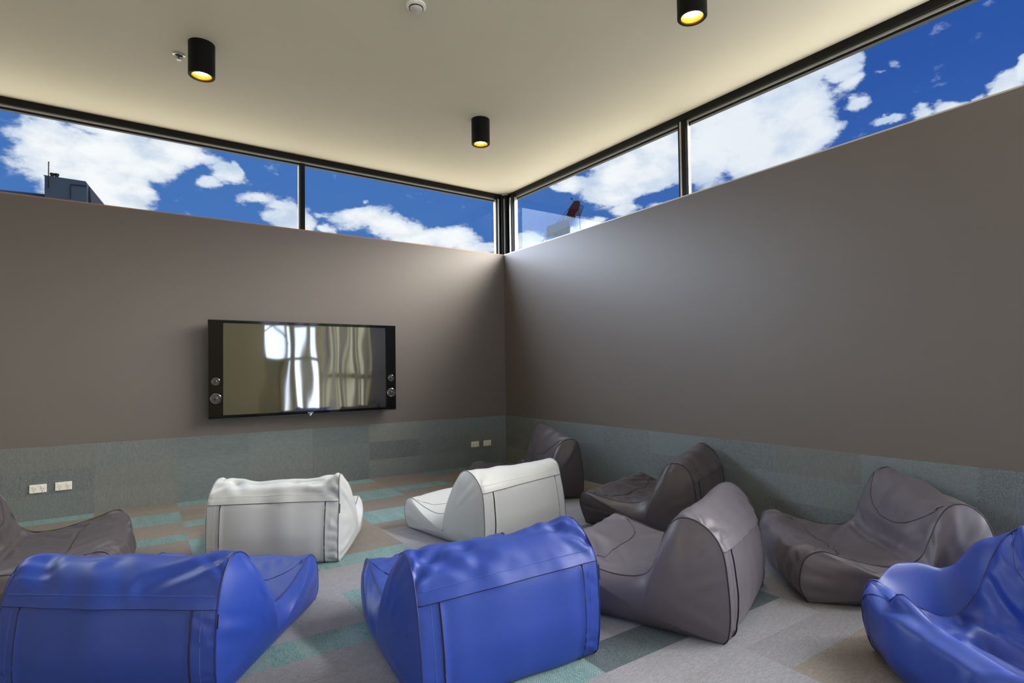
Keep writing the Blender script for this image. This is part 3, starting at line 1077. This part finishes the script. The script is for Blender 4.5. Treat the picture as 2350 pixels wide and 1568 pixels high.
box('bezel', -cw, cw, .0, .03, 0, hh, M_tvblack, tv, .004)
# gently bowed screen glass
sx0, sx1 = -3.453 - (TX0 + TX1) / 2, -1.760 - (TX0 + TX1) / 2
nxs, nzs = 60, 20
V, F = [], []
for i in range(nxs + 1):
    for k in range(nzs + 1):
        u_, v_ = i / nxs, k / nzs
        wob = .0007 * math.sin(u_ * 21 + 1.2 * math.sin(v_ * 5)) * math.sin(v_ * PI) + .0004 * math.sin(u_ * 47 + v_ * 3)
        V.append((sx0 + (sx1 - sx0) * u_, -.003 - .0016 * math.sin(u_ * PI) - wob * .35, .035 + (hh - .065) * v_))
for i in range(nxs):
    for k in range(nzs):
        a = i * (nzs + 1) + k
        F.append((a, a + nzs + 1, a + nzs + 2, a + 1))
raw('screen', V, F, M_tvscreen, tv, True)
for s, xs in ((-1, (-cw + .004, sx0 - .004)), (1, (sx1 + .004, cw - .004))):
    sp_ = box('speaker_panel', xs[0], xs[1], -.006, 0, .012, hh - .012, M_tvblack, tv, .002)
    xm = (xs[0] + xs[1]) / 2
    for zc, r_ in ((.203, .050), (.372, .037)):
        ring = lathe('speaker_ring', [(r_, 0), (r_, -.010), (r_ * .93, -.012), (r_ * .86, -.008), (r_ * .84, 0)], M_chrome, sp_, 40, 'Y')
        ring.location = (xm, -.006, zc)
        cone = lathe('speaker_cone', [(r_ * .84, -.001), (r_ * .6, -.004), (r_ * .34, -.004), (r_ * .30, -.012), (r_ * .15, -.016), (.0001, -.017)], M_cone, sp_, 32, 'Y')
        cone.location = (xm, -.006, zc)
boxes('edge_trim', [(-cw - .002, -cw + .003, -.003, .02, 0, hh), (-cw, cw, -.004, .004, -.003, .004), (-cw, cw, -.004, .004, hh - .004, hh + .002)], mat('dark_chrome', lin(70, 70, 72), .25, .8), tv, .001)
lathe('power_light', [(.0001, -.004), (.010, -.004), (.014, -.001), (.014, .002)], M_chrome, tv, 20, 'Y').location = (.0, -.004, -.008)
fc = bpy.data.curves.new('brand_lettering', 'FONT')
fc.body = 'SONY'
fc.size = .022
fc.extrude = .0006
fc.align_x = 'CENTER'
fo = bpy.data.objects.new('tmp', fc)
COL.objects.link(fo)
bpy.context.view_layer.update()
me = bpy.data.meshes.new_from_object(fo.evaluated_get(bpy.context.evaluated_depsgraph_get()))
bpy.data.objects.remove(fo)
me.name = 'brand_lettering'
o = link('brand_lettering', me, M_chrome, tv)
for v in me.vertices:
    x, y, z = v.co
    v.co = (x, -.0045 - z, y + .008)
o.location = (.0, -.001, 0)

# ------------------------------------------------------------------ power sockets
def socket(label, cx, z, wall):
    root = thing('power_socket', label, 'power socket', (cx, -.010, z) if wall == 'x' else (-.010, cx, z), 0 if wall == 'x' else -PI / 2, 'double power sockets')
    box('cover_plate', -.058, .058, -.009, 0, -.036, .036, M_white, root, .0025)
    for sx in (-.028, .028):
        box('switch', sx - .010, sx + .007, -.0125, -.009, .012, .024, M_white, root, .0012)
        sl = boxes('socket_slots', [(sx - .002, sx + .002, -.0096, -.0088, -.026, -.016)], M_slot, root)
        bm = bmesh.new()
        bm.from_mesh(sl.data)
        for s2 in (-1, 1):
            r = bmesh.ops.create_cube(bm, size=1)
            bmesh.ops.scale(bm, vec=(.0035, .0008, .009), verts=r['verts'])
            bmesh.ops.rotate(bm, cent=(0, 0, 0), matrix=Matrix.Rotation(s2 * .5, 3, 'Y'), verts=r['verts'])
            bmesh.ops.translate(bm, vec=(sx + s2 * .008, -.0092, -.003), verts=r['verts'])
        bm.to_mesh(sl.data)
        bm.free()
    return root


socket('white double power socket low on the left wall, outer one of the far left pair', -4.873, .272, 'x')
socket('white double power socket low on the left wall, inner one of the far left pair', -4.700, .274, 'x')
socket('white double power socket low on the left wall, second from the room corner', -.498, .280, 'x')
socket('white double power socket low on the left wall, nearest the room corner', -.311, .280, 'x')
socket('white double power socket on the right wall at the very right edge', -5.395, .275, 'y')

# ------------------------------------------------------------------ ceiling fittings
M_lampin = mat('amber_reflector', lin(226, 150, 40), .3, .6)
M_bulb = mat('lamp_lens', (1, .8, .5, 1), .4, emit=(1, .74, .36, 1), es=26)
lamps = [(-3.775, -1.75, 'black cylinder downlight on the left of the ceiling, beside the sprinkler'),
         (-1.425, -1.79, 'black cylinder downlight nearest the window corner'),
         (-1.352, -4.19, 'black cylinder downlight cut off by the top edge of the photo')]
proto = None
for x, y, lab in lamps:
    z = ceil_z(x - .113, y - .113)
    if proto is None:
        root = thing('ceiling_downlight', lab, 'downlight', (x, y, z), 0, 'black cylinder downlights')
        R_ = .088
        lathe('lamp_body', [(.0001, 0), (R_, 0), (R_, -.236), (R_ - .004, -.240), (R_ - .020, -.240), (R_ - .022, -.232), (R_ - .022, -.06), (.0001, -.06)], M_black, root, 64)
        rf = lathe('reflector', [(R_ - .0225, -.236), (R_ - .025, -.228), (R_ - .030, -.215), (R_ - .034, -.206)], M_lampin, root, 48)
        rf.modifiers.new('thickness', 'SOLIDIFY').thickness = .001
        lathe('lamp_lens', [(.0001, -.209), (.03, -.209), (R_ - .035, -.206), (R_ - .035, -.198), (.0001, -.198)], M_bulb, root, 40)
        proto = root
    else:
        root = copy_tree(proto)
        root['label'] = lab
        root.location = (x, y, z)
    ld = bpy.data.lights.new('lamp_light', 'SPOT')
    ld.energy = 16
    ld.color = (1, .78, .50)
    ld.spot_size = math.radians(84)
    ld.spot_blend = .7
    ld.shadow_soft_size = .03
    lo = bpy.data.objects.new('lamp_light', ld)
    COL.objects.link(lo)
    lo.parent = root
    lo.location = (0, 0, -.215)

M_chr2 = mat('sprinkler_metal', lin(190, 190, 182), .3, .8)
x, y = -3.905, -1.50
sp = thing('sprinkler_head', 'small pale sprinkler head in the ceiling beside the left downlight', 'sprinkler', (x, y, ceil_z(x - .113, y - .113)))
lathe('escutcheon', [(.026, 0), (.040, 0), (.043, -.004), (.037, -.010), (.029, -.008), (.026, -.002)], M_chr2, sp, 40)
lathe('recess', [(.0001, -.0008), (.027, -.0008), (.027, -.0002), (.0001, -.0002)], M_slot, sp, 32)
tubes('frame_arms', [([(-.012, 0, -.002), (-.013, 0, -.018), (-.004, 0, -.036)], False), ([(.012, 0, -.002), (.013, 0, -.018), (.004, 0, -.036)], False)], .0025, M_chr2, sp)
lathe('deflector', [(.0001, -.036), (.006, -.036), (.016, -.040), (.016, -.042), (.0001, -.042)], M_chr2, sp, 24)
lathe('bulb', [(.0001, -.002), (.003, -.004), (.003, -.034), (.0001, -.036)], M_slot, sp, 12)
x, y = -2.654, -3.035
sd = thing('smoke_detector', 'round white smoke detector at the top edge of the photo', 'smoke detector', (x, y, ceil_z(x - .113, y - .113)))
lathe('base', [(.0001, 0), (.062, 0), (.064, -.012), (.056, -.018), (.0001, -.018)], M_white, sd, 48)
lathe('sensor_cap', [(.046, -.017), (.040, -.034), (.028, -.044), (.0001, -.046)], mat('detector_cap', lin(190, 184, 176), .4), sd, 40)
lathe('vents', [(.0435, -.022), (.0475, -.023), (.0475, -.028), (.0435, -.029)], M_slot, sd, 40)

# ------------------------------------------------------------------ outside, seen over the walls
def far_pt(az, el, dist):
    a, e = math.radians(az), math.radians(el)
    return Vector((CAM.x + dist * math.sin(a) * math.cos(e), CAM.y + dist * math.cos(a) * math.cos(e), CAM.z + dist * math.sin(e)))


M_bl = paint('slate_cladding', lin(17, 24, 34), .9, .05)
M_bl2 = paint('dark_cladding', lin(8, 9, 20), .9, .05)
M_steelb = mat('blue_grey_steel', lin(20, 38, 50), .8, 0, .05)
M_red = mat('crane_red', lin(22, 2, 4), .8, 0, .05)
M_dk = mat('dark_steel', lin(6, 5, 7), .8, 0, .05)
# roof-top plant room, 42 m away
DB = 42.0
A_ = far_pt(-6.15, 14.3, DB)
bz = A_.z
bl = thing('rooftop_building', 'blue-grey rooftop plant room with mast and two vents, seen through the left window', 'building', (A_.x, A_.y, 0), -math.radians(8))
k = DB / 1272 * 1.0
ppx = DB / 1272 * .60
ppz = DB / 1272 * .76
# local x to the right, y away, heights absolute
zt0 = A_.z
def bh(px):
    return zt0 + px * ppz
bm = bmesh.new()
add_box(bm, 0, 97 * ppx, 0, 5, -2, bh(15))
hull = bobj('parapet_wall', bm, M_bl, bl)
hull.data.transform(Matrix.Translation((0, 0, 0)))
bm = bmesh.new()
pts = [(-3 * ppx, bh(37)), (0, bh(33)), (0, bh(-40)), (97 * ppx, bh(-40)), (97 * ppx, bh(29)), (94 * ppx, bh(33))]
fv = [bm.verts.new((a, -.2, b)) for a, b in pts]
bk = [bm.verts.new((a, 5, b)) for a, b in pts]
bm.faces.new(fv)
bm.faces.new(bk[::-1])
for i in range(len(pts)):
    j = (i + 1) % len(pts)
    bm.faces.new((fv[i], bk[i], bk[j], fv[j]))
bmesh.ops.recalc_face_normals(bm, faces=bm.faces)
bobj('plant_room', bm, M_bl, bl)
boxes('panel_joint', [(60 * ppx, 97 * ppx, -.24, -.2, bh(22), bh(23)), (60 * ppx, 60.6 * ppx, -.24, -.2, bh(-10), bh(23))], M_bl2, bl)
bm = bmesh.new()
add_box(bm, -260 * ppx, 0, .5, 5, -2, bh(1))
bobj('low_roof', bm, M_bl, bl)
bm = bmesh.new()
pts = [(97 * ppx, bh(26)), (100 * ppx, bh(24)), (104 * ppx, bh(-14)), (104 * ppx, bh(-40)), (97 * ppx, bh(-40))]
fv = [bm.verts.new((a, .2, b)) for a, b in pts]
bk = [bm.verts.new((a, 4, b)) for a, b in pts]
bm.faces.new(fv)
bm.faces.new(bk[::-1])
for i in range(len(pts)):
    j = (i + 1) % len(pts)
    bm.faces.new((fv[i], bk[i], bk[j], fv[j]))
bmesh.ops.recalc_face_normals(bm, faces=bm.faces)
bobj('stair_flank', bm, M_bl2, bl)
tubes('mast', [([(10 * ppx, -.3, bh(8)), (10 * ppx, -.3, bh(66))], False), ([(8.6 * ppx, -.3, bh(66)), (11.6 * ppx, -.3, bh(66))], False)], .028, M_dk, bl, 6)
for q in (16, 26):
    v = lathe('roof_vent', [(.0001, 0), (.07, 0), (.09, .14), (.12, .20), (.12, .25), (.09, .27), (.0001, .27)], M_dk, bl, 20)
    v.location = (q * ppx, -.10, bh(35.5)-.05)

# harbour-crane head, 70 m away
DC = 70.0
B_ = far_pt(39.4, 15.0, DC)
pc = DC / 1272 * .93
cr = thing('crane', 'blue-grey crane frame with dark red cabin, seen through the right window', 'crane', (B_.x, B_.y, 0), -math.radians(39.4))


def cz(px_y):
    return B_.z + (506 - px_y) * pc


def cxp(px_x):
    return (px_x - 1290) * pc


def prism(bm_, pts_, y0, y1):
    fv_ = [bm_.verts.new((cxp(a), y0, cz(b))) for a, b in pts_]
    bk_ = [bm_.verts.new((cxp(a), y1, cz(b))) for a, b in pts_]
    bm_.faces.new(fv_)
    bm_.faces.new(bk_[::-1])
    for i_ in range(len(pts_)):
        j_ = (i_ + 1) % len(pts_)
        bm_.faces.new((fv_[i_], bk_[i_], bk_[j_], fv_[j_]))
    bmesh.ops.recalc_face_normals(bm_, faces=bm_.faces)


bm = bmesh.new()
prism(bm, [(1253, 519), (1301, 503), (1307, 506), (1308, 520), (1268, 534), (1254, 535)], 0, 2.2)
bobj('top_beam', bm, M_steelb, cr)
bm = bmesh.new()
prism(bm, [(1288, 522), (1307, 518), (1307, 930), (1289, 930)], .3, 1.9)
bobj('tower_leg', bm, M_steelb, cr)
bm = bmesh.new()
prism(bm, [(1267, 532), (1279, 526), (1292, 542), (1350, 620), (1330, 620)], .4, 1.6)
bobj('brace', bm, M_steelb, cr)
bm = bmesh.new()
prism(bm, [(1301, 491), (1308, 474), (1319, 459), (1325, 458), (1333, 460), (1333, 470), (1330, 480), (1324, 487), (1321, 494), (1312, 492)], .2, 1.8)
bobj('cabin', bm, M_red, cr)


def P3(a, b, y_=.2):
    return (cxp(a), y_, cz(b))


tubes('railing', [([P3(1333, 469), P3(1342, 473), P3(1332, 496), P3(1320, 491)], False), ([P3(1336, 470), P3(1327, 494)], False), ([P3(1339, 472), P3(1330, 495)], False), ([P3(1301, 490), P3(1319, 497), P3(1322, 488)], False), ([P3(1307, 488), P3(1312, 493), P3(1316, 486)], False)], .05, M_dk, cr, 6)
tubes('cable', [([P3(1306, 476), P3(1278, 509)], False), ([P3(1301, 490), P3(1288, 506)], False), ([P3(1298, 493), P3(1292, 505)], False), ([P3(1318, 496), P3(1308, 518), P3(1308, 560)], False), ([P3(1315, 494), P3(1307, 506)], False),
                ([P3(1256, 536), P3(1228, 572)], False), ([P3(1262, 536), P3(1236, 570)], False), ([P3(1272, 540), P3(1255, 572)], False)], .035, M_dk, cr, 6)
tubes('antenna', [([P3(1317, 459), P3(1314, 454)], False), ([P3(1332, 497), P3(1333, 560)], False)], .03, M_dk, cr, 6)
lk = lathe('beacon', [(.0001, -.12), (.10, -.07), (.12, 0), (.10, .07), (.0001, .12)], M_dk, cr, 16)
lk.location = P3(1313.5, 453)
bm = bmesh.new()
prism(bm, [(1301, 492), (1312, 495), (1306, 505), (1302, 503)], .3, 1.2)
bobj('pale_bracket', bm, mat('pale_steel', lin(60, 74, 80), .8, 0, .05), cr)
